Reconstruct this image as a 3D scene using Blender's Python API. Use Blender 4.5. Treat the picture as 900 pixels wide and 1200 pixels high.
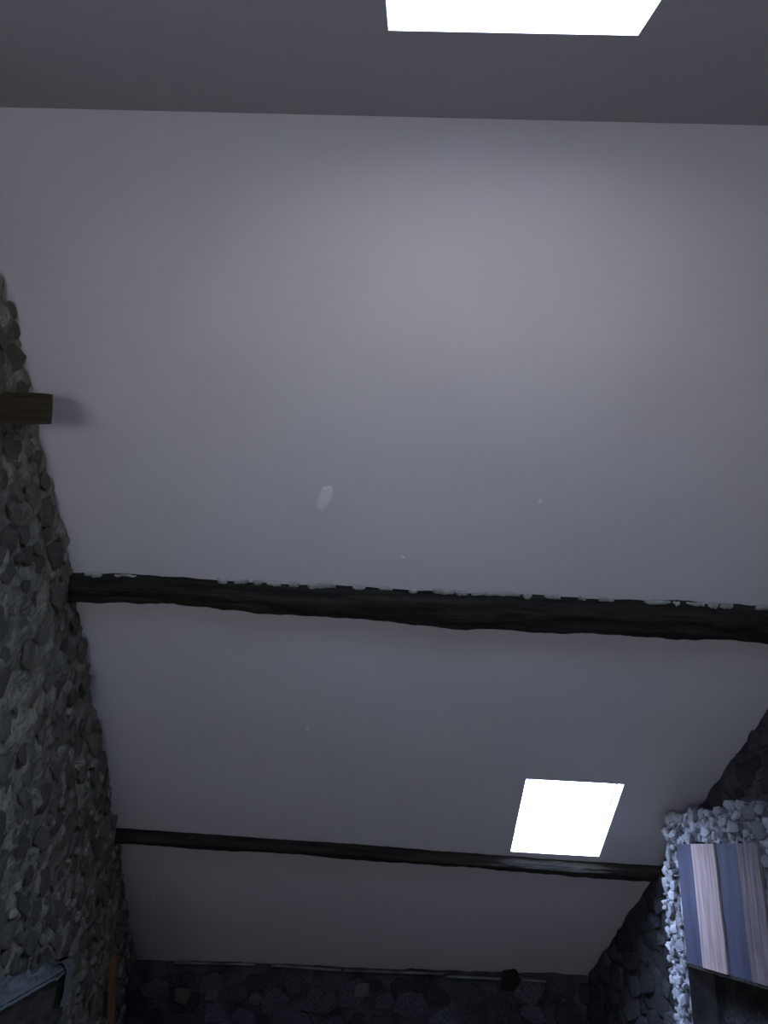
import bpy, bmesh, math, random
from mathutils import Vector, Matrix, noise

for o in list(bpy.data.objects):
    bpy.data.objects.remove(o, do_unlink=True)
scene = bpy.context.scene
C = scene.collection
R = math.radians

# ------------------------------------------------------------------ camera
F = 900.0                      # focal length in pixels of the 900x1200 frame
EYE = Vector((0, 0, 1.65))
psi, th, rho = R(-2.2), R(24), R(3.3)
fw = Vector((math.sin(psi) * math.cos(th), math.cos(psi) * math.cos(th), math.sin(th)))
r0 = Vector((math.cos(psi), -math.sin(psi), 0))
u0 = r0.cross(fw)
RT = r0 * math.cos(rho) + u0 * math.sin(rho)
UP = -r0 * math.sin(rho) + u0 * math.cos(rho)
cd = bpy.data.cameras.new('camera')
cam = bpy.data.objects.new('camera', cd)
C.objects.link(cam)
cd.sensor_fit = 'VERTICAL'
cd.sensor_height = 24.0
cd.lens = 24.0 * F / 1200.0
cd.clip_start = 0.02
M = Matrix((RT, UP, -fw)).transposed().to_4x4()
M.translation = EYE
cam.matrix_world = M
scene.camera = cam

# ------------------------------------------------------------------ sky, exposure
w = bpy.data.worlds.new('overcast_sky')
scene.world = w
w.use_nodes = True
nt_ = w.node_tree
bg = nt_.nodes['Background']
bg.inputs[1].default_value = 56.0
tc_ = nt_.nodes.new('ShaderNodeTexCoord')
sep_ = nt_.nodes.new('ShaderNodeSeparateXYZ')
rp_ = nt_.nodes.new('ShaderNodeValToRGB')      # pale ground and hills below, even overcast sky above
# standard overcast sky: three times brighter overhead than at the horizon
SKY = (0.52, 0.64, 1.0)
e_ = rp_.color_ramp.elements
e_[0].position = 0.0
e_[0].color = (0.34, 0.345, 0.375, 1)
e_[1].position = 1.0
e_[1].color = (*SKY, 1)
x_ = e_.new(0.02)
x_.color = (*[c / 3 for c in SKY], 1)
nt_.links.new(tc_.outputs['Generated'], sep_.inputs[0])
nt_.links.new(sep_.outputs['Z'], rp_.inputs[0])
nt_.links.new(rp_.outputs[0], bg.inputs[0])
vs = scene.view_settings
vs.view_transform = 'Standard'
vs.look = 'None'
vs.exposure = 0.1
vs.gamma = 1.0
vs.use_curve_mapping = False


# ------------------------------------------------------------------ measuring helpers
def ray(px, py):
    return RT * ((px - 450) / F) - UP * ((py - 600) / F) + fw


def hit(px, py, n, p):
    d = ray(px, py)
    return EYE + d * ((p - EYE).dot(n) / d.dot(n))


def proj(p):
    v = p - EYE
    d = v.dot(fw)
    if d < 0.05:
        return None
    return 450 + F * v.dot(RT) / d, 600 - F * v.dot(UP) / d, d


AF, AN = R(28.5), R(34)                  # pitch of the far and of the near roof slope
TF, TN = math.tan(AF), math.tan(AN)
NF = Vector((0, math.sin(AF), math.cos(AF)))        # outward normals
NN = Vector((0, -math.sin(AN), math.cos(AN)))
d_ = ray(430, 1133)
PF = EYE + d_ * (6.6 / d_.y)                        # a point on the far slope at the eave
RIDGE = (hit(0, 120, NF, PF) + hit(900, 153, NF, PF)) / 2
YR, ZR = RIDGE.y, RIDGE.z
YB = -1.75                                          # back wall


def ceil_z(y):
    return ZR - TF * (y - YR) if y > YR else ZR - TN * (YR - y)


def onF(px, py):
    return hit(px, py, NF, PF)


# ------------------------------------------------------------------ materials
def mat(name, col, rough=0.9, col2=None, scale=6.0, detail=6.0, lo=0.35, hi=0.65,
        bump=0.0, bscale=30.0, bdist=0.01, rand=0.0, stretch=None, spec=0.2):
    m = bpy.data.materials.new(name)
    m.use_nodes = True
    nt = m.node_tree
    N, L = nt.nodes, nt.links
    b = N['Principled BSDF']
    b.inputs['Roughness'].default_value = rough
    b.inputs['Specular IOR Level'].default_value = spec
    tc = N.new('ShaderNodeTexCoord')
    mp = N.new('ShaderNodeMapping')
    L.new(tc.outputs['Object'], mp.inputs[0])
    if stretch:
        mp.inputs['Scale'].default_value = stretch
    src = None
    if col2:
        nz = N.new('ShaderNodeTexNoise')
        nz.inputs['Scale'].default_value = scale
        nz.inputs['Detail'].default_value = detail
        L.new(mp.outputs[0], nz.inputs['Vector'])
        cr = N.new('ShaderNodeValToRGB')
        cr.color_ramp.elements[0].position = lo
        cr.color_ramp.elements[1].position = hi
        cr.color_ramp.elements[0].color = (*col, 1)
        cr.color_ramp.elements[1].color = (*col2, 1)
        L.new(nz.outputs['Fac'], cr.inputs[0])
        src = cr.outputs[0]
    if rand and src:
        oi = N.new('ShaderNodeObjectInfo')
        hv = N.new('ShaderNodeHueSaturation')
        mr = N.new('ShaderNodeMapRange')
        mr.inputs['To Min'].default_value = 1 - rand
        mr.inputs['To Max'].default_value = 1 + rand
        L.new(oi.outputs['Random'], mr.inputs[0])
        L.new(mr.outputs[0], hv.inputs['Value'])
        L.new(src, hv.inputs['Color'])
        src = hv.outputs[0]
    if src:
        L.new(src, b.inputs['Base Color'])
    else:
        b.inputs['Base Color'].default_value = (*col, 1)
    if bump:
        n2 = N.new('ShaderNodeTexNoise')
        n2.inputs['Scale'].default_value = bscale
        n2.inputs['Detail'].default_value = 5
        L.new(mp.outputs[0], n2.inputs['Vector'])
        bp = N.new('ShaderNodeBump')
        bp.inputs['Strength'].default_value = bump
        bp.inputs['Distance'].default_value = bdist
        L.new(n2.outputs['Fac'], bp.inputs['Height'])
        L.new(bp.outputs[0], b.inputs['Normal'])
    return m


M_ceil = mat('painted_plasterboard', (0.48, 0.45, 0.445), 0.85, (0.51, 0.48, 0.475), 1.6, 3, 0.3, 0.7, 0.15, 60, 0.002)
M_reveal = mat('white_reveal_paint', (0.86, 0.86, 0.86), 0.7)
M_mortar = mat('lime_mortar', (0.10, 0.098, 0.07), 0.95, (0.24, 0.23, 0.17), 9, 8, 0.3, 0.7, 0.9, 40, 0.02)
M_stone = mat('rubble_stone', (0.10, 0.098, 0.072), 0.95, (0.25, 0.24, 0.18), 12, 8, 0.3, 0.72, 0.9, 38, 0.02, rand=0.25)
M_shade = mat('shade_dark_mortar', (0.020, 0.020, 0.022), 0.95, (0.06, 0.06, 0.062), 6, 8, 0.35, 0.7, 0.9, 40, 0.02)  # shade of the right gable and niche back put into this dark mortar
M_shadest = mat('shade_dark_stone', (0.030, 0.030, 0.033), 0.95, (0.09, 0.09, 0.095), 8, 8, 0.35, 0.7, 0.8, 45, 0.015, rand=0.5)  # ordinary rubble, with the gable's shade put into the colour
M_white_m = mat('dark_joint_mortar', (0.06, 0.06, 0.065), 0.95, (0.30, 0.30, 0.32), 18, 8, 0.42, 0.62, 0.9, 40, 0.02)
M_whitest = mat('mottled_pale_stone', (0.08, 0.08, 0.088), 0.95, (0.66, 0.66, 0.68), 22, 8, 0.40, 0.62, 0.8, 45, 0.015, rand=0.45)  # mottled from dark grey to pale, brightness random per stone
M_jamb = mat('shade_dark_plaster', (0.035, 0.035, 0.038), 0.9, (0.075, 0.075, 0.08), 7, 6)  # the jambs' shadow is mixed into this dark grey
M_wood = mat('old_dark_timber', (0.006, 0.0055, 0.004), 0.85, (0.026, 0.023, 0.016), 7, 8, 0.35, 0.7, 0.7, 14, 0.012, stretch=(0.35, 5, 5))
M_stub = mat('cut_timber', (0.022, 0.016, 0.009), 0.8, (0.050, 0.035, 0.018), 8, 8, 0.35, 0.7, 0.5, 14, 0.008, stretch=(0.5, 6, 6))
M_stubend = mat('cut_timber_end_grain', (0.055, 0.05, 0.03), 0.9, (0.09, 0.08, 0.05), 20, 5, 0.35, 0.65)
M_fleck = mat('plaster_remnant', (0.34, 0.34, 0.30), 0.9, (0.18, 0.18, 0.16), 20, 4)
M_patch = mat('fresh_filler', (0.60, 0.59, 0.57), 0.8)
M_blue = mat('blue_grey_painted_board', (0.028, 0.028, 0.050), 0.75, (0.048, 0.048, 0.078), 5, 6, 0.3, 0.7, 0.3, 25, 0.004, stretch=(4, 4, 0.6))
M_pink = mat('bare_pale_board', (0.20, 0.145, 0.13), 0.8, (0.36, 0.28, 0.26), 6, 8, 0.32, 0.68, 0.4, 20, 0.005, stretch=(9, 9, 0.7))
M_brown = mat('worn_brown_board', (0.07, 0.053, 0.053), 0.8, (0.19, 0.148, 0.145), 6, 8, 0.34, 0.72, 0.4, 20, 0.005, stretch=(9, 9, 0.7))
M_frame = mat('pine_window_frame', (0.60, 0.40, 0.26), 0.5, (0.70, 0.48, 0.32), 6, 5, stretch=(1, 8, 8))
M_metal = mat('brushed_metal', (0.5, 0.5, 0.5), 0.4)
M_metal.node_tree.nodes['Principled BSDF'].inputs['Metallic'].default_value = 1
M_floor = mat('low_bounce_floorboards', (0.05, 0.04, 0.03), 0.7, (0.09, 0.07, 0.05), 4, 6, stretch=(6, 0.6, 6))  # kept dark so little light bounces to the lower slope
M_panel = mat('bounce_floor_panel', (0.60, 0.54, 0.46), 0.7, (0.68, 0.62, 0.53), 4, 6)  # pale tone chosen to bounce light up to the ridge
M_chest = mat('dark_stained_board', (0.016, 0.014, 0.010), 0.8, (0.05, 0.045, 0.032), 6, 6, 0.35, 0.7, 0.4, 20, 0.005, stretch=(6, 0.8, 6))
M_sheet = mat('pale_plastic_sheet', (0.24, 0.27, 0.27), 0.6, (0.13, 0.18, 0.165), 5, 4, 0.4, 0.65, spec=0.4)
M_rag = mat('grey_rag', (0.13, 0.135, 0.13), 0.95, (0.19, 0.19, 0.185), 12, 4, bump=0.3, bscale=60)
M_strip = mat('dusty_plaster_edge', (0.06, 0.06, 0.06), 0.95, (0.16, 0.16, 0.16), 5, 5)
M_pole = mat('reddish_wood_pole', (0.075, 0.035, 0.016), 0.7, (0.12, 0.06, 0.028), 6, 6, stretch=(8, 8, 0.8))

M_glass = bpy.data.materials.new('window_glass')
M_glass.use_nodes = True
_nt = M_glass.node_tree
_nt.nodes.clear()
_o = _nt.nodes.new('ShaderNodeOutputMaterial')
_mx = _nt.nodes.new('ShaderNodeMixShader')
_tr = _nt.nodes.new('ShaderNodeBsdfTransparent')
_tr.inputs[0].default_value = (0.93, 0.96, 0.97, 1)
_gl = _nt.nodes.new('ShaderNodeBsdfGlossy')
_gl.inputs['Roughness'].default_value = 0.02
_mx.inputs[0].default_value = 0.07
_nt.links.new(_tr.outputs[0], _mx.inputs[1])
_nt.links.new(_gl.outputs[0], _mx.inputs[2])
_nt.links.new(_mx.outputs[0], _o.inputs[0])


# ------------------------------------------------------------------ object helpers
def obj(name, bm, m, parent=None, smooth=False):
    me = bpy.data.meshes.new(name)
    bm.normal_update()
    bm.to_mesh(me)
    bm.free()
    if not isinstance(m, (list, tuple)):
        m = [m]
    for q in m:
        me.materials.append(q)
    if smooth:
        for p in me.polygons:
            p.use_smooth = True
    o = bpy.data.objects.new(name, me)
    C.objects.link(o)
    if parent:
        o.parent = parent
        o.matrix_parent_inverse = parent.matrix_basis.inverted()
    return o


def tag(o, label=None, cat=None, group=None, kind=None):
    if label: o['label'] = label
    if cat: o['category'] = cat
    if group: o['group'] = group
    if kind: o['kind'] = kind
    return o


def empty(name, loc):
    o = bpy.data.objects.new(name, None)
    o.location = loc
    C.objects.link(o)
    return o


def hexa(bm, pts):
    """eight corners: four of one end in order, then four of the other"""
    v = [bm.verts.new(p) for p in pts]
    for f in ((0, 1, 2, 3), (7, 6, 5, 4), (0, 4, 5, 1), (1, 5, 6, 2), (2, 6, 7, 3), (3, 7, 4, 0)):
        bm.faces.new([v[i] for i in f])
    bmesh.ops.recalc_face_normals(bm, faces=bm.faces)
    return v


def obox(bm, o, ax, ay, az):
    """box from corner o along three edge vectors"""
    return hexa(bm, [o, o + ax, o + ax + ay, o + ay, o + az, o + ax + az, o + ax + ay + az, o + ay + az])


def fbm(p, oct=4):
    return noise.fractal(p, 0.9, 2.1, oct)


# ------------------------------------------------------------------ roof slopes with skylight openings
def slope(name, org, ux, uy, nrm, W, H, holes, thick):
    """slab with rectangular openings; inner face spans org + ux*[W] + uy*[H]; hole = (a0,a1,b0,b1)"""
    xs = sorted({*W, *[h[0] for h in holes], *[h[1] for h in holes]})
    ys = sorted({*H, *[h[2] for h in holes], *[h[3] for h in holes]})
    bm = bmesh.new()
    vi = [[bm.verts.new(org + ux * x + uy * y) for y in ys] for x in xs]
    vo = [[bm.verts.new(org + ux * x + uy * y + nrm * thick) for y in ys] for x in xs]
    nx, ny = len(xs) - 1, len(ys) - 1

    def solid(i, j):
        """1 = slab, 0 = opening, -1 = beyond the slab"""
        if not (0 <= i < nx and 0 <= j < ny):
            return -1
        cx, cy = (xs[i] + xs[i + 1]) / 2, (ys[j] + ys[j + 1]) / 2
        return 0 if any(h[0] < cx < h[1] and h[2] < cy < h[3] for h in holes) else 1
    for i in range(nx):
        for j in range(ny):
            if solid(i, j) != 1:
                continue
            bm.faces.new((vi[i][j], vi[i + 1][j], vi[i + 1][j + 1], vi[i][j + 1]))
            bm.faces.new((vo[i][j], vo[i][j + 1], vo[i + 1][j + 1], vo[i + 1][j]))
            for (di, dj, p, q) in ((-1, 0, (i, j), (i, j + 1)), (1, 0, (i + 1, j), (i + 1, j + 1)),
                                   (0, -1, (i, j), (i + 1, j)), (0, 1, (i, j + 1), (i + 1, j + 1))):
                k = solid(i + di, j + dj)
                if k < 1:
                    f = bm.faces.new((vi[p[0]][p[1]], vi[q[0]][q[1]], vo[q[0]][q[1]], vo[p[0]][p[1]]))
                    f.material_index = 1 if k == 0 else 0
    for v in [v for v in bm.verts if not v.link_faces]:
        bm.verts.remove(v)
    bmesh.ops.recalc_face_normals(bm, faces=bm.faces)
    return tag(obj(name, bm, [M_ceil, M_reveal]), kind='structure')


UX = Vector((1, 0, 0))
DF = Vector((0, math.cos(AF), -math.sin(AF)))      # down the far slope
DN = Vector((0, -math.cos(AN), -math.sin(AN)))     # down the near slope
R0 = Vector((0, YR, ZR))


def fcoord(px, py):
    v = onF(px, py) - R0
    return v.x, v.dot(DF)


def ncoord(px, py):
    v = hit(px, py, NN, R0) - R0
    return v.x, v.dot(DN)


fa, fb, fc, fd = fcoord(612, 914), fcoord(728, 918), fcoord(706, 1002), fcoord(602, 1000)
holeF = ((fa[0] + fd[0]) / 2, (fb[0] + fc[0]) / 2, (fa[1] + fb[1]) / 2, (fc[1] + fd[1]) / 2)
na, nb, nc = ncoord(455, 32), ncoord(740, 45), ncoord(770, 8)
holeN = (na[0], nb[0] + 0.01, (na[1] + nb[1]) / 2, (na[1] + nb[1]) / 2 + 1.18)
THK = 0.075
LF = (6.95 - YR) / math.cos(AF)
LN = (YR - (YB - 0.35)) / math.cos(AN)
ceiling = slope('ceiling', R0, UX, DF, NF, (-2.9, 2.9), (0, LF), [holeF], THK)
ceiling_near = slope('ceiling', R0, UX, DN, NN, (-2.9, 2.9), (0, LN), [holeN], THK)
tag(ceiling, 'pale plasterboard slope crossed by two dark beams')
tag(ceiling_near, 'shaded plasterboard slope on the near side of the ridge')


def skylight(name, uy, nrm, hole, label):
    a0, a1, b0, b1 = hole
    base = R0 + nrm * THK
    root = empty(name, base + UX * a0 + uy * b1)
    bpy.context.view_layer.update()
    e = 0.022      # visible lip of the frame
    o = 0.05       # covered width
    h = 0.05
    P = lambda a, b, z=0: base + UX * a + uy * b + nrm * z
    for nm, q in (('frame_side', (a0 - o, a0 + e * 0.4, b0 - o, b1 + o)), ('frame_side', (a1 - e * 0.4, a1 + o, b0 - o, b1 + o)),
                  ('frame_head', (a0 + e * .4, a1 - e * .4, b0 - o, b0 + e * 0.4)), ('frame_sill', (a0 + e * .4, a1 - e * .4, b1 - e * 0.4, b1 + o))):
        bm = bmesh.new()
        obox(bm, P(q[0], q[2], 0.001), UX * (q[1] - q[0]), uy * (q[3] - q[2]), nrm * h)
        obj(nm, bm, M_frame, root)
    bm = bmesh.new()
    obox(bm, P(a0, b0, h * 0.6), UX * (a1 - a0), uy * (b1 - b0), nrm * 0.006)
    obj('pane', bm, M_glass, root)
    bm = bmesh.new()
    ca = (a0 + a1) / 2
    obox(bm, P(ca - 0.05, b0 + 0.006, h * 0.15), UX * 0.10, uy * 0.012, nrm * 0.014)
    obj('handle', bm, M_metal, root)
    tag(root, label, kind='structure')
    # daylight portal: tells the renderer where the sky enters, adds no light of its own
    ld = bpy.data.lights.new(name + '_portal', 'AREA')
    ld.shape = 'RECTANGLE'
    ld.size, ld.size_y = (a1 - a0) + 0.02, (b1 - b0) + 0.02
    ld.cycles.is_portal = True
    lo = bpy.data.objects.new(name + '_portal', ld)
    C.objects.link(lo)
    z = nrm
    m = Matrix((UX, z.cross(UX), z)).transposed().to_4x4()
    m.translation = P((a0 + a1) / 2, (b0 + b1) / 2, h + 0.02)
    lo.matrix_world = m


skylight('window_1', DF, NF, holeF, 'small blown-out skylight just above the lower thin beam')
skylight('window_2', DN, NN, holeN, 'large bright skylight near the ridge in the shaded slope')



# ------------------------------------------------------------------ walls: plan lines
lp = [onF(0, 310), onF(35, 452), onF(85, 672), onF(118, 860), onF(136, 972), onF(157, 1124)]
dirL = (lp[2] - lp[0]).normalized()
LPTS = [Vector((lp[0].x + 0.03 * (lp[0].y - YB) / 1, YB, 0)) + Vector((0.0, 0, 0))]
LPTS[0].x = lp[0].x + 0.10
LPTS += [Vector((p.x, p.y, 0)) for p in lp]
_e = LPTS[-1] + (LPTS[-1] - LPTS[-2]).normalized() * 0.3
LPTS.append(_e)
ra, rb = onF(900, 830), onF(690, 1140)
dr = Vector((rb.x - ra.x, rb.y - ra.y, 0)).normalized()
nr = Vector((-dr.y, dr.x, 0))                        # into the room
RA = Vector((ra.x, ra.y, 0))


def left_at(y):
    for p, q in zip(LPTS[:-1], LPTS[1:]):
        if p.y <= y <= q.y:
            t = (y - p.y) / (q.y - p.y)
            return p.x + (q.x - p.x) * t
    return LPTS[-1].x if y > 0 else LPTS[0].x


def right_at(y):
    return RA.x + dr.x / dr.y * (y - RA.y)


ea, eb = onF(150, 1124), onF(695, 1143)
FA, FB = Vector((ea.x, ea.y, 0)), Vector((eb.x, eb.y, 0))
df = (FB - FA).normalized()
nf = Vector((df.y, -df.x, 0))                        # towards the room (-y)


def rough(p, amp, k=3.0, seed=0.0):
    q = p * k + Vector((seed, seed * 1.7, seed * 0.3))
    return amp * (0.9 * fbm(q, 4) + 0.45 * fbm(q * 4.1, 3))


def left_P(y, z, extra=0.0):
    p = Vector((left_at(y), y, z))
    d = rough(p, 0.030, 2.6, 3.1) + 0.022 * fbm(p * 15.0, 4)
    return p + Vector((1, 0.12, 0)).normalized() * (d + extra)


def right_P(y, z, extra=0.0):
    p = Vector((right_at(y), y, z))
    d = rough(p, 0.022, 2.6, 9.4)
    return p + nr * (d + extra)


def far_P(s, z, extra=0.0):
    p = FA + df * s + Vector((0, 0, z))
    d = rough(p, 0.028, 2.6, 5.5)
    return p + nf * (d + extra)


def sheet_wall(name, fn, out, u0, u1, nu, topf, nv, m, thick=0.35):
    """rough front face + flat back, closed to a solid"""
    bm = bmesh.new()
    fr, bk = [], []
    for i in range(nu + 1):
        u = u0 + (u1 - u0) * i / nu
        top = topf(u) + 0.045
        fr.append([bm.verts.new(fn(u, top * j / nv)) for j in range(nv + 1)])
        b = fn(u, 0.0)
        b2 = Vector((b.x, b.y, 0)) + out * thick
        bk.append([bm.verts.new(Vector((b2.x, b2.y, 0))), bm.verts.new(Vector((b2.x, b2.y, top)))])
    for i in range(nu):
        for j in range(nv):
            bm.faces.new((fr[i][j], fr[i + 1][j], fr[i + 1][j + 1], fr[i][j + 1]))
        bm.faces.new((bk[i][0], bk[i][1], bk[i + 1][1], bk[i + 1][0]))
        bm.faces.new((fr[i][nv], fr[i + 1][nv], bk[i + 1][1], bk[i][1]))
    bmesh.ops.recalc_face_normals(bm, faces=bm.faces)
    return tag(obj(name, bm, m, smooth=True), kind='structure')


wall_left = sheet_wall('wall_left', left_P, Vector((-1, 0, 0)), YB, 6.85, 420, ceil_z, 150, M_mortar)
wall_right = sheet_wall('wall_right', right_P, -nr, YB, 6.70, 200, ceil_z, 70, M_shade)
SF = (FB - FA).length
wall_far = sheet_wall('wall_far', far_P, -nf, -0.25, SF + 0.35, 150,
                      lambda s: ceil_z((FA + df * s).y) - 0.02, 40, M_shade, 0.25)
WX0, WX1, WZ0, WZ1 = -1.38, -0.10, 0.28, 1.10       # unseen window, added in the low back wall to brighten the ridge
bm = bmesh.new()
_bt = ceil_z(YB) - 0.005
for (x0, x1, z0, z1) in ((-2.0, WX0, 0, _bt), (WX1, 2.6, 0, _bt), (WX0, WX1, 0, WZ0), (WX0, WX1, WZ1, _bt)):
    obox(bm, Vector((x0, YB - 0.12, z0)), Vector((x1 - x0, 0, 0)), Vector((0, 0.12, 0)), Vector((0, 0, z1 - z0)))
tag(obj('wall_back', bm, M_ceil), 'plain low plastered wall behind the viewer', kind='structure')
win = empty('window_3', Vector(((WX0 + WX1) / 2, YB - 0.08, WZ0)))
bpy.context.view_layer.update()
_w = 0.045
_mid = (WX0 + WX1) / 2
for (x0, x1, z0, z1) in ((WX0, WX0 + _w, WZ0, WZ1), (WX1 - _w, WX1, WZ0, WZ1), (WX0 + _w, WX1 - _w, WZ0, WZ0 + _w),
                         (WX0 + _w, WX1 - _w, WZ1 - _w, WZ1), (_mid - 0.03, _mid + 0.03, WZ0 + _w, WZ1 - _w)):
    bm = bmesh.new()
    obox(bm, Vector((x0, YB - 0.11, z0)), Vector((x1 - x0, 0, 0)), Vector((0, 0.05, 0)), Vector((0, 0, z1 - z0)))
    obj('frame_bar', bm, M_frame, win)
for (x0, x1) in ((WX0 + _w, _mid - 0.03), (_mid + 0.03, WX1 - _w)):
    bm = bmesh.new()
    obox(bm, Vector((x0, YB - 0.088, WZ0 + _w)), Vector((x1 - x0, 0, 0)), Vector((0, 0.006, 0)), Vector((0, 0, WZ1 - WZ0 - 2 * _w)))
    obj('pane', bm, M_glass, win)
tag(win, 'unseen two-light casement window added behind the viewer to light the slope', kind='structure')
ld = bpy.data.lights.new('window_3_portal', 'AREA')
ld.shape = 'RECTANGLE'
ld.size, ld.size_y = WX1 - WX0, WZ1 - WZ0
ld.cycles.is_portal = True
lo = bpy.data.objects.new('window_3_portal', ld)
C.objects.link(lo)
lo.location = (_mid, YB - 0.125, (WZ0 + WZ1) / 2)
lo.rotation_euler = (R(90), 0, 0)
for nm, y0, y1, m, lb in (('floor', YB - 0.3, 1.5, M_panel, 'unseen pale floor section added to bounce light towards the ridge'), ('floor', 1.5, 7.1, M_floor, 'unseen floorboards kept dark to limit bounce on the lower slope')):  # unseen floor split in tone: pale part bounces light, dark part holds it back
    bm = bmesh.new()
    obox(bm, Vector((-2.9, y0, -0.12)), Vector((5.8, 0, 0)), Vector((0, y1 - y0, 0)), Vector((0, 0, 0.12)))
    tag(obj(nm, bm, m), lb, kind='structure')
tag(wall_left, 'rough grey rubble wall with smeared lime mortar')
tag(wall_right, 'dark rubble wall with shade in its colour, behind the pale chimney breast')
tag(wall_far, 'dark low rubble wall under the foot of the slope')


# ------------------------------------------------------------------ stones
def stone_mesh(seed, name='stone_shape'):
    rnd = random.Random(seed)
    bm = bmesh.new()
    bmesh.ops.create_icosphere(bm, subdivisions=2 if False else 1, radius=1.0)
    ex = rnd.uniform(0.55, 0.9)
    tilt = rnd.uniform(-1, 1)
    for v in bm.verts:
        c = v.co
        c = Vector([math.copysign(abs(t) ** ex, t) for t in c])
        c *= 1 + rnd.uniform(-0.24, 0.20)
        c.z = min(c.z, 0.85) + 0.25 * c.x * tilt
        v.co = c
    bmesh.ops.delete(bm, geom=[f for f in bm.faces if f.calc_center_median().z < -0.35], context='FACES')
    me = bpy.data.meshes.new(name)
    bm.to_mesh(me)
    bm.free()
    for p in me.polygons:
        p.use_smooth = False
    return me


def scatter(n_try, u0, u1, topf, botf, rmin, rmax, seed, gap=0.92, ok=None, asp=(0.55, 0.85)):
    rnd = random.Random(seed)
    out = []
    grid = {}
    cs = rmax * 2.2
    for k in range(n_try):
        f = k / n_try
        r = rmax - (rmax - rmin) * (f ** 0.6) * rnd.uniform(0.8, 1.0)
        u = rnd.uniform(u0, u1)
        t, b = topf(u), botf(u)
        z = rnd.uniform(b, t)
        a = rnd.uniform(*asp)
        if ok and not ok(u, z, r):
            continue
        gi, gj = int(u // cs), int(z // cs)
        good = True
        for i in (gi - 1, gi, gi + 1):
            for j in (gj - 1, gj, gj + 1):
                for (u2, z2, r2, a2) in grid.get((i, j), ()):
                    du, dz = (u - u2), (z - z2) / ((a + a2) / 2)
                    if du * du + dz * dz < (gap * (r + r2)) ** 2:
                        good = False
                        break
                if not good: break
            if not good: break
        if good:
            grid.setdefault((gi, gj), []).append((u, z, r, a))
            out.append((u, z, r, a))
    return out


def lay_stones(parent, spots, fn, nrm, tang, m, seed, depth=(0.018, 0.045), limit=290):
    rnd = random.Random(seed)
    shapes = [stone_mesh(seed * 50 + k) for k in range(9)]
    for s in shapes:
        s.materials.append(m)
    items = []
    for (u, z, r, a) in spots:
        p = fn(u, z)
        zt = Vector((0, 0, 1))
        rot = Matrix((tang, zt, nrm)).transposed().to_4x4()
        rot = rot @ Matrix.Rotation(rnd.uniform(-0.35, 0.35), 4, 'Z') @ Matrix.Rotation(rnd.uniform(-0.18, 0.18), 4, 'X') @ Matrix.Rotation(rnd.uniform(-0.18, 0.18), 4, 'Y')
        d = rnd.uniform(*depth)
        mat_ = Matrix.Translation(p + nrm * rnd.uniform(-0.008, 0.006)) @ rot @ Matrix.Diagonal((r * 1.02, r * a * 1.05, d, 1))
        q = proj(p)
        size = 0
        if q and -40 < q[0] < 940 and -40 < q[1] < 1240:
            size = r / q[2]
        items.append((size, mat_, rnd.choice(shapes)))
    items.sort(key=lambda t: -t[0])
    one = [t for t in items[:limit] if t[0] > 0]
    rest = items[len(one):]
    for _, mt, sh in one:
        o = bpy.data.objects.new('stone', sh)
        C.objects.link(o)
        o.parent = parent
        o.matrix_basis = parent.matrix_world.inverted() @ mt
    if rest:
        bm = bmesh.new()
        for _, mt, sh in rest:
            n0 = len(bm.verts)
            bm.from_mesh(sh)
            bm.verts.ensure_lookup_table()
            for v in bm.verts[n0:]:
                v.co = mt @ v.co
        o = obj('more_stones', bm, m, parent)
        o['kind'] = 'stuff'
    print('stones', parent.name, len(one), len(rest))


bpy.context.view_layer.update()
low = lambda u: 0.03
# left gable
sp = scatter(9000, 0.9, 6.6, lambda y: ceil_z(y) - 0.02, lambda y: 0.5, 0.024, 0.085, 11, 0.95)
lay_stones(wall_left, sp, left_P, Vector((1, 0.12, 0)).normalized(), Vector((-0.12, 1, 0)).normalized(), M_stone, 3, (0.008, 0.024))
# right gable
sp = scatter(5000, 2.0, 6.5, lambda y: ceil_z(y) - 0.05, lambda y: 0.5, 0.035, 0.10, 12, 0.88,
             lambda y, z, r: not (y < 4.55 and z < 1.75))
lay_stones(wall_right, sp, right_P, nr, dr, M_shadest, 4, (0.018, 0.04))
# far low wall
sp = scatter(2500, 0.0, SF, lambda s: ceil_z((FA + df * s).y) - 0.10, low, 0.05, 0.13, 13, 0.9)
lay_stones(wall_far, sp, far_P, nf, df, M_shadest, 5, (0.02, 0.05))

# ------------------------------------------------------------------ chimney breast on the right wall
OFF = 0.17
BP = RA + nr * OFF                                    # point of its front plane


def bcoord(px, py):
    h = hit(px, py, nr, BP)
    return (h - BP).dot(dr), h.z


s_l, z_t = bcoord(793, 990)
s_r, _ = bcoord(888, 981)
_, z_b = bcoord(812, 1130)
S1 = s_l + 0.004          # far jamb
S0 = s_r - 0.004           # near jamb
ZT, ZB = z_t + 0.005, z_b
S_FAR = bcoord(777, 1110)[0]
S_NEAR = -1.05
Z_TOP = bcoord(842, 946)[1]


def breast_top(s):
    yy = (BP + dr * s).y
    return min(Z_TOP + 0.035 * fbm(Vector((s * 4, 2.2, 0.7))) + 0.02 * fbm(Vector((s * 15, 1, 0))), ceil_z(yy) - 0.03)


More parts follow.
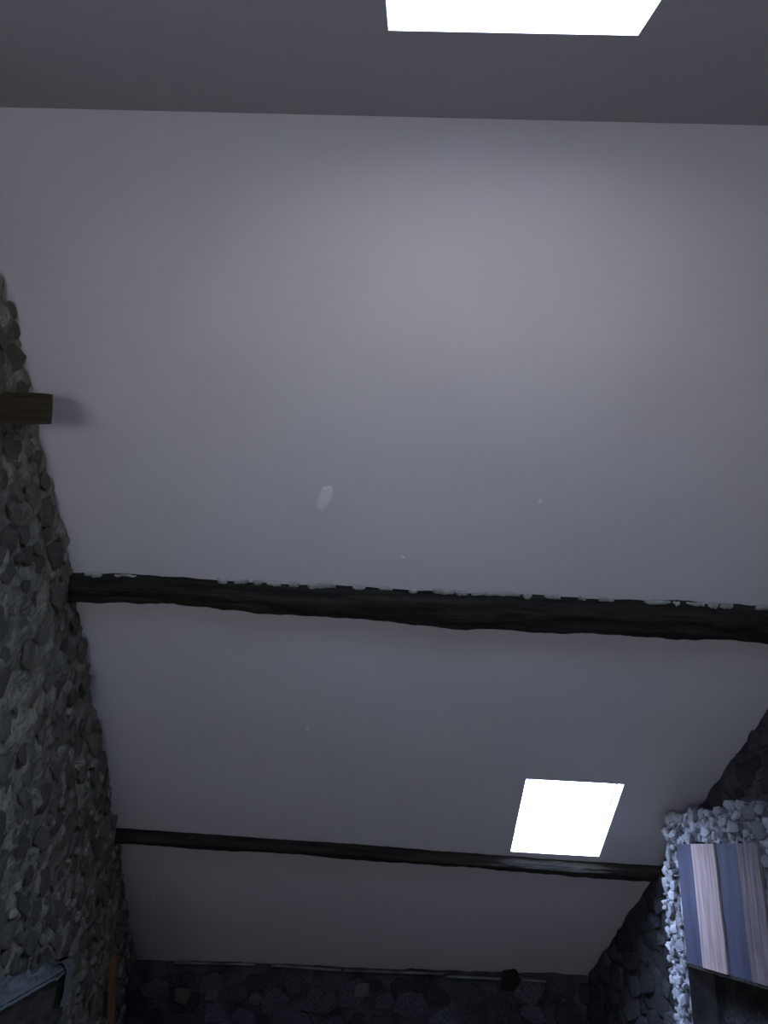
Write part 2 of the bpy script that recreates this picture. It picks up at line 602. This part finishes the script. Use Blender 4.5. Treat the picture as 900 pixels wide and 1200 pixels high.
def breast_P(s, z, extra=0.0):
    p = BP + dr * s + Vector((0, 0, z))
    d = rough(p, 0.022, 3.2, 7.7) + 0.012 * fbm(p * 22.0, 3)
    if s > S1:                       # the far corner leans in towards the top
        t = min(max((z - 1.35) / 0.55, 0), 1)
        p = p - dr * (0.15 * t * t * (3 - 2 * t) * min((s - S1) / (S_FAR - S1), 1))
    if S0 - 0.05 < s < S1 + 0.05 and z < ZT + 0.05:
        d = min(d, 0.0) * 0.5
    edge = max(0.0, 1 - (S_FAR - s) / 0.09)
    return p + nr * (d + extra - 0.10 * edge ** 2) + dr * (0.35 * rough(p, 0.06, 3.0, 1.3) if s > S_FAR - 0.05 else 0)


bm = bmesh.new()
nu, nv = 110, 90
us = sorted([S_NEAR + (S_FAR - S_NEAR) * i / nu for i in range(nu + 1)] + [S0, S1])
vs_ = sorted([i / nv for i in range(nv + 1)])
V = {}
for i, s in enumerate(us):
    top = breast_top(s)
    for j in range(nv + 1):
        z = top * vs_[j]
        V[i, j] = (bm.verts.new(breast_P(s, z)), s, z)
    V[i, 'b'] = bm.verts.new(BP + dr * s - nr * (OFF + 0.04) + Vector((0, 0, top)))
    V[i, 'c'] = bm.verts.new(BP + dr * s - nr * (OFF + 0.04))
n = len(us) - 1
for i in range(n):
    for j in range(nv):
        cs, cz = (us[i] + us[i + 1]) / 2, (V[i, j][2] + V[i, j + 1][2]) / 2
        if S0 <= cs <= S1 and cz < ZT:
            continue
        bm.faces.new((V[i, j][0], V[i + 1, j][0], V[i + 1, j + 1][0], V[i, j + 1][0]))
    bm.faces.new((V[i, nv][0], V[i + 1, nv][0], V[i + 1, 'b'], V[i, 'b']))
for i in (0, n):
    fs = [V[i, j][0] for j in range(nv + 1)] + [V[i, 'b'], V[i, 'c']]
    bm.faces.new(fs)
for v in [v for v in bm.verts if not v.link_faces]:
    bm.verts.remove(v)
# niche lining: jambs, lintel underside, back
bp_ = lambda s, k, z: BP + dr * s - nr * k + Vector((0, 0, z))
DEP = 0.135
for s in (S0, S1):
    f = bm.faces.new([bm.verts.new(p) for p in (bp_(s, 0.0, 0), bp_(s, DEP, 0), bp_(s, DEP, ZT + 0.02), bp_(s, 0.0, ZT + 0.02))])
    f.material_index = 1  # jamb colour carries its shadow
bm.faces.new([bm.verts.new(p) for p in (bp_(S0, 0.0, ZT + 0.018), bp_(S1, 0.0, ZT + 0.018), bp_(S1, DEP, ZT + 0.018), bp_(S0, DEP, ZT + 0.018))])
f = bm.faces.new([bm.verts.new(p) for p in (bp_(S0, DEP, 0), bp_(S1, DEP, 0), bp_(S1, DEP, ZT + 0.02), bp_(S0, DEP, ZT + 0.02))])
f.material_index = 2  # niche back, recess darkness painted in
bmesh.ops.recalc_face_normals(bm, faces=bm.faces)
breast = obj('chimney_breast', bm, [M_white_m, M_jamb, M_shade], smooth=False)
tag(breast, 'protruding pale stone chimney breast with a boarded niche, on right wall', 'chimney breast')


def ok_b(s, z, r):
    if S0 - r * 0.92 < s < S1 + r * 0.92 and z < ZT + r * 0.9:
        return False
    return s < S_FAR - r * 0.5


bpy.context.view_layer.update()
sp = scatter(6000, S_NEAR, S_FAR, lambda s: breast_top(s) - 0.005, lambda s: 0.35, 0.009, 0.045, 14, 1.0, ok_b, (0.45, 1.0))
lay_stones(breast, sp, breast_P, nr, dr, M_whitest, 6, (0.012, 0.030))

# boards shutting the upper part of the niche
bsh = empty('board_shutter', bp_((S0 + S1) / 2, 0.02, ZB))
bpy.context.view_layer.update()
cuts = [s_l] + [bcoord(x, 992)[0] for x in (812, 839, 864)] + [s_r]
for k, (m, pr) in enumerate(((M_blue, 0.000), (M_pink, 0.010), (M_blue, 0.002), (M_brown, 0.007))):
    a, b = cuts[k], cuts[k + 1]
    a = min(a, S1 - 0.004)
    b = max(b, S0 + 0.004)
    bm = bmesh.new()
    rnd = random.Random(k)
    nz = 10
    rows = []
    for j in range(nz + 1):
        z = ZB + (ZT - 0.002 - ZB) * j / nz
        wv = 0.003 * math.sin(j * 1.3 + k)
        pts = [bp_(a - 0.0015 + wv * .5, -0.002 - pr, z), bp_(b + 0.0015 + wv, -0.002 - pr, z), bp_(b + 0.0015 + wv, 0.026, z), bp_(a - 0.0015 + wv * .5, 0.026, z)]
        rows.append([bm.verts.new(p) for p in pts])
    for j in range(nz):
        for t in range(4):
            bm.faces.new((rows[j][t], rows[j][(t + 1) % 4], rows[j + 1][(t + 1) % 4], rows[j + 1][t]))
    bm.faces.new(rows[0]); bm.faces.new(rows[-1])
    bmesh.ops.recalc_face_normals(bm, faces=bm.faces)
    o = obj('board', bm, m, bsh)
    o['label'] = ('narrow blue-grey painted board', 'pale bare wooden board', 'wide blue-grey painted board', 'worn brown wooden board')[k]
for zz in (ZB + 0.07, ZT - 0.07):
    bm = bmesh.new()
    obox(bm, bp_(S0 + 0.02, 0.027, zz - 0.03), dr * (S1 - S0 - 0.04), -nr * 0.022, Vector((0, 0, 0.06)))
    obj('batten', bm, M_brown, bsh)
bm = bmesh.new()
obox(bm, bp_(S0 + 0.003, -0.006, ZB - 0.014), dr * (S1 - S0 - 0.006), -nr * 0.04, Vector((0, 0, 0.013)))
obj('bottom_rail', bm, M_wood, bsh)
tag(bsh, 'shutter of four vertical blue-grey and bare wooden boards in stone niche', 'shutter')


# ------------------------------------------------------------------ purlins
def timber(name, u0, u1, nseg, cen, wid, dep, seed, m, label, cat, wob=0.012):
    """hewn beam under the far slope; cen(x) = distance down the slope, dep = drop below the plaster"""
    bm = bmesh.new()
    rings = []
    emb = 0.05
    K = 5
    for i in range(nseg + 1):
        x = u0 + (u1 - u0) * i / nseg
        c = cen(x)
        ww, dd = wid(x), dep(x)
        prof = []
        # upslope side, bottom, downslope side, top (embedded)
        corner = [(-ww / 2, emb), (-ww / 2, -dd), (ww / 2, -dd), (ww / 2, emb)]
        for (p, q) in zip(corner, corner[1:] + corner[:1]):
            for t in range(K):
                f = t / K
                prof.append((p[0] + (q[0] - p[0]) * f, p[1] + (q[1] - p[1]) * f))
        ring = []
        for (b, h) in prof:
            pt = Vector((x * 2.2, b * 14, h * 14 + seed))
            k = wob * fbm(pt, 4) + wob * 0.7 * fbm(Vector((x * 9, b * 20, h * 20 + seed)), 3)
            rr = Vector((b, h))
            ln = max(rr.length, 1e-4)
            # round the lower edges a little
            if h < -dd * 0.95 and abs(b) > ww * 0.48:
                k -= 0.012
            b2, h2 = b + b / ln * k, h + (h / ln * k if h < 0 else 0)
            ring.append(bm.verts.new(R0 + UX * x + DF * (c + b2) + NF * h2))
        rings.append(ring)
    n = len(rings[0])
    for i in range(nseg):
        for t in range(n):
            bm.faces.new((rings[i][t], rings[i][(t + 1) % n], rings[i + 1][(t + 1) % n], rings[i + 1][t]))
    bm.faces.new(rings[0]); bm.faces.new(rings[-1])
    bmesh.ops.recalc_face_normals(bm, faces=bm.faces)
    o = obj(name, bm, m)
    return tag(o, label, cat)


b1l, b1m, b1r = fcoord(88, 671), fcoord(480, 688), fcoord(899, 711)     # upper edge of the thick beam


def cen1(x):
    t = (x - b1l[0]) / (b1r[0] - b1l[0])
    return b1l[1] + (b1r[1] - b1l[1]) * t + wid1(x) / 2


def wid1(x):
    t = (x - b1l[0]) / (b1r[0] - b1l[0])
    return 0.118 + 0.062 * min(max(t, 0), 1.1) + 0.010 * math.sin(x * 3.1 + 1)


yb1 = (R0 + DF * b1m[1]).y
beam1 = timber('purlin', left_at(yb1) - 0.06, right_at(yb1) + 0.06, 150, cen1, wid1, lambda x: 0.078, 4.2, M_wood,
               'thick dark hewn beam with white plaster remnants along its upper edge', 'beam')
b2l, b2r = fcoord(140, 970), fcoord(770, 1015)


def cen2(x):
    t = (x - b2l[0]) / (b2r[0] - b2l[0])
    return b2l[1] + (b2r[1] - b2l[1]) * t + 0.04 + 0.006 * math.sin(x * 2.3)


yb2 = (R0 + DF * b2l[1]).y
beam2 = timber('purlin', left_at(yb2) - 0.06, right_at(yb2) + 0.06, 150, cen2, lambda x: 0.08, lambda x: 0.064, 8.8, M_wood,
               'thin dark hewn beam running under the small skylight', 'beam', 0.009)

# plaster remnants on the thick beam's upper edge
bpy.context.view_layer.update()
rnd = random.Random(5)
fl = [(112, 24), (150, 30), (262, 14), (284, 20), (303, 12), (322, 20), (345, 14), (372, 26), (388, 14), (421, 18), (452, 20), (484, 12), (520, 30),
      (541, 16), (566, 34), (594, 34), (617, 12), (646, 22), (680, 10), (709, 22), (768, 36), (790, 10), (812, 26), (833, 14), (848, 18), (890, 20)]
for (px, ln) in fl:
    t = (px - 88) / 811
    py = 671 + (t * 40) + 4
    a, b = fcoord(px - ln * 0.42, py), fcoord(px + ln * 0.42, py)
    hgt = rnd.uniform(0.003, 0.013)
    bm = bmesh.new()
    nn = 6
    top, bot = [], []
    for i in range(nn + 1):
        x = a[0] + (b[0] - a[0]) * i / nn
        c = cen1(x) - wid1(x) / 2 - 0.010
        taper = 0.25 + 0.75 * math.sin(math.pi * i / nn) ** 0.5
        h0 = -0.010 + rnd.uniform(-0.004, 0.004)
        h1 = h0 - (hgt * taper + rnd.uniform(0, 0.006))
        top.append([bm.verts.new(R0 + UX * x + DF * (c + d) + NF * h0) for d in (-0.004, 0.012)])
        bot.append([bm.verts.new(R0 + UX * x + DF * (c + d) + NF * h1) for d in (-0.002, 0.012)])
    for i in range(nn):
        for q in ((top[i][0], top[i + 1][0], bot[i + 1][0], bot[i][0]), (top[i][1], top[i + 1][1], top[i + 1][0], top[i][0]),
                  (bot[i][0], bot[i + 1][0], bot[i + 1][1], bot[i][1]), (bot[i][1], bot[i + 1][1], top[i + 1][1], top[i][1])):
            bm.faces.new(q)
    for i in (0, nn):
        bm.faces.new((top[i][0], top[i][1], bot[i][1], bot[i][0]))
    bmesh.ops.recalc_face_normals(bm, faces=bm.faces)
    obj('plaster_fleck', bm, M_fleck, beam1)

# ------------------------------------------------------------------ timber stub sticking out of the left wall
pl = Vector((lp[1].x, lp[1].y, 0))
nl = Vector((0.9905, 0.1373, 0))
q0 = hit(2, 477, Vector((1, 0.05, 0)).normalized(), Vector((left_at(2.1) + 0.02, 2.1, 0)))
sx = (ray(60, 480) * 1.0)
SD = Vector((1, 0.0, -0.0))                           # along the stub
# end face: the point of the stub's centre line seen at px 57
tq = None
best = 1e9
for k in range(400):
    p = q0 + SD * (k * 0.001)
    x = proj(p)[0]
    if abs(x - 61) < best:
        best, tq = abs(x - 61), p
L_st = (tq - q0).length
bm = bmesh.new()
hh, ww = 0.066, 0.026
UPS = NF
CRS = DF
e0, e1 = q0 - SD * 0.22, tq
prof = [(-1, -1), (-0.8, -1.06), (0.8, -1.06), (1, -0.9), (1, 0.9), (0.85, 1), (-0.85, 1), (-1, 0.85)]
rings = []
for i in range(9):
    t = i / 8
    c = e0.lerp(e1, t)
    sh = 1.0 if i < 8 else 0.93
    rings.append([bm.verts.new(c + UPS * (b * hh * sh + 0.003 * fbm(Vector((t * 6, a, b)))) + CRS * (a * ww * sh)
                               + SD * (0.008 * (-a) - 0.024 * b if i == 8 else 0)) for a, b in prof])
for i in range(8):
    for t in range(8):
        bm.faces.new((rings[i][t], rings[i][(t + 1) % 8], rings[i + 1][(t + 1) % 8], rings[i + 1][t]))
bm.faces.new(rings[0])
f = bm.faces.new(rings[-1])
f.material_index = 1
bmesh.ops.recalc_face_normals(bm, faces=bm.faces)
stub = obj('timber_stub', bm, [M_stub, M_stubend])
tag(stub, 'short cut-off brown timber end sticking out of the left rubble wall', 'timber')


# ------------------------------------------------------------------ filler marks on the slope
def patch(px, py, lx, ly, ang, th_=0.0025):
    x, y = fcoord(px, py)
    bm = bmesh.new()
    rnd = random.Random(int(px))
    n = 18
    rim, inn = [], []
    ca, sa = math.cos(ang), math.sin(ang)
    for i in range(n):
        t = 2 * math.pi * i / n
        k = 1 + rnd.uniform(-0.18, 0.18)
        u, v = lx * math.cos(t) * k, ly * math.sin(t) * k
        a, b = u * ca - v * sa, u * sa + v * ca
        rim.append(bm.verts.new(R0 + UX * (x + a) + DF * (y + b) + NF * 0.001))
        inn.append(bm.verts.new(R0 + UX * (x + a * .7) + DF * (y + b * .7) - NF * th_))
    for i in range(n):
        bm.faces.new((rim[i], rim[(i + 1) % n], inn[(i + 1) % n], inn[i]))
    bm.faces.new(inn)
    bmesh.ops.recalc_face_normals(bm, faces=bm.faces)
    obj('filler_smear', bm, M_patch, ceiling, smooth=False)


patch(380, 584, 0.028, 0.075, 0.28)
patch(633, 587, 0.009, 0.012, 0)
patch(472, 653, 0.012, 0.006, 0.4)
patch(360, 854, 0.010, 0.022, 0.2)
patch(181, 1052, 0.006, 0.04, 0.2)

# ------------------------------------------------------------------ pale strips and odd stones at the foot of the slope
for (x0, y0, x1, y1) in ((205, 1127, 300, 1129), (318, 1130, 400, 1136), (404, 1136, 520, 1140), (524, 1143, 588, 1146), (612, 1147, 640, 1149)):
    A = hit(x0, y0, nf, FA + nf * 0.06)
    B = hit(x1, y1, nf, FA + nf * 0.06)
    bm = bmesh.new()
    obox(bm, A - nf * 0.08, B - A, nf * 0.08, Vector((0, 0, -0.014)))
    obj('plaster_strip', bm, M_strip, wall_far)
for (px, py, r, m) in ((425, 1160, 0.055, M_stone), (250, 1165, 0.05, M_stone), (215, 1166, 0.055, M_stone), (598, 1148, 0.075, M_wood), (300, 1170, 0.05, M_stone)):
    p = hit(px, py, nf, FA + nf * 0.03)
    me = stone_mesh(int(px))
    me.materials.append(m)
    o = bpy.data.objects.new('stone', me)
    C.objects.link(o)
    o.parent = wall_far
    o.matrix_basis = Matrix.Translation(p) @ Matrix((df, Vector((0, 0, 1)), nf)).transposed().to_4x4() @ Matrix.Diagonal((r * 1.2, r, 0.05, 1))

# ------------------------------------------------------------------ dark chest on the left, sheet and rag on it
CO = 0.16
cn = nl
cdir = Vector((-cn.y, cn.x, 0))
cp = Vector((lp[2].x, lp[2].y, 0)) + cn * CO
ct = hit(82, 1140, cn, cp)
c2 = hit(0, 1166, cn, cp)
top = (ct.z + c2.z) / 2
far_s = (ct - cp).dot(cdir)
near_s = far_s - 1.15
wd = CO - 0.045
root = empty('wooden_chest', cp + cdir * (far_s + near_s) / 2 - cn * wd / 2)
bpy.context.view_layer.update()
cb = lambda s, k, z: cp + cdir * s - cn * k + Vector((0, 0, z))
nb_ = 6
for k in range(nb_):
    z0 = 0.03 + (top - 0.05) * k / nb_
    z1 = 0.03 + (top - 0.05) * (k + 1) / nb_ - 0.006
    bm = bmesh.new()
    obox(bm, cb(near_s, 0.0 + 0.002 * (k % 2), z0), cdir * (far_s - near_s), -cn * 0.02, Vector((0, 0, z1 - z0)))
    obj('board', bm, M_chest, root)
for s in (near_s + 0.004, far_s - 0.024):
    bm = bmesh.new()
    obox(bm, cb(s, 0.021, 0.0), cdir * 0.02, -cn * (wd - 0.022), Vector((0, 0, top - 0.022)))
    obj('side_panel', bm, M_chest, root)
bm = bmesh.new()
obox(bm, cb(near_s - 0.01, -0.012, top - 0.02), cdir * (far_s - near_s + 0.02), -cn * (wd + 0.012), Vector((0, 0, 0.02)))
obj('top_board', bm, M_chest, root)
tag(root, 'narrow dark chest of horizontal boards against the left rubble wall', 'chest')

# crumpled sheet
bm = bmesh.new()
g = {}
ns, nk = 40, 14
for i in range(ns + 1):
    for j in range(nk + 1):
        s = near_s + 0.12 + (far_s - near_s - 0.14) * i / ns
        k = -0.014 + (wd - 0.005) * j / nk
        z = top + 0.006 + (0.05 + 0.05 * (1 - i / ns)) * (0.15 + max(0, fbm(Vector((s * 5, k * 14, 3)), 4))) * (0.2 + 0.8 * j / nk)
        if j == 0:
            z = top - 0.012 - 0.02 * max(0, fbm(Vector((s * 6, 9, 0)), 3))
            k = -0.0155
        g[i, j] = bm.verts.new(cb(s, k, z))
for i in range(ns):
    for j in range(nk):
        bm.faces.new((g[i, j], g[i + 1, j], g[i + 1, j + 1], g[i, j + 1]))
bmesh.ops.solidify(bm, geom=bm.faces[:], thickness=0.002)
bmesh.ops.recalc_face_normals(bm, faces=bm.faces)
tag(obj('plastic_sheet', bm, M_sheet), 'crumpled pale bluish sheet lying on the dark chest', 'sheet')
# hanging rag over the far end
bm = bmesh.new()
g = {}
for i in range(7):
    for j in range(13):
        s = far_s - 0.18 + 0.165 * i / 6 + 0.006 * math.sin(j)
        d = -0.020 - 0.006 * math.sin(i * 1.6 + j * 0.2)
        z = top + 0.03 - 0.17 * j / 12
        if j < 2:
            d = 0.03 - 0.022 * j
            z = top + 0.034
        g[i, j] = bm.verts.new(cb(s, d, z))
for i in range(6):
    for j in range(12):
        bm.faces.new((g[i, j], g[i + 1, j], g[i + 1, j + 1], g[i, j + 1]))
bmesh.ops.solidify(bm, geom=bm.faces[:], thickness=0.003)
bmesh.ops.recalc_face_normals(bm, faces=bm.faces)
tag(obj('hanging_rag', bm, M_rag, smooth=True), 'small grey rag hanging over the edge of the dark chest', 'rag')

# ------------------------------------------------------------------ pole leaning in the corner
pt = hit(134, 1117, nl, Vector((lp[2].x, lp[2].y, 0)) + nl * 0.10)
pt2 = hit(129, 1200, nl, Vector((lp[2].x, lp[2].y, 0)) + nl * 0.10)
bm = bmesh.new()
ax = Vector((pt.x, pt.y, 0)) - Vector((0, 0, 0))
_r = ray(130, 1200)
p2 = EYE + _r * ((pt.y - EYE.y) / _r.y)
foot = pt + (p2 - pt) * (pt.z / (pt.z - p2.z))
a, b = Vector((0.020, 0, 0)), Vector((0, 0.020, 0))
hexa(bm, [foot - a - b, foot + a - b, foot + a + b, foot - a + b, pt - a - b, pt + a - b, pt + a + b, pt - a + b])
bmesh.ops.bevel(bm, geom=bm.edges[:], offset=0.006, segments=2, affect='EDGES')
tag(obj('wooden_post', bm, M_pole), 'thin reddish-brown wooden post standing near the dark far corner', 'post')
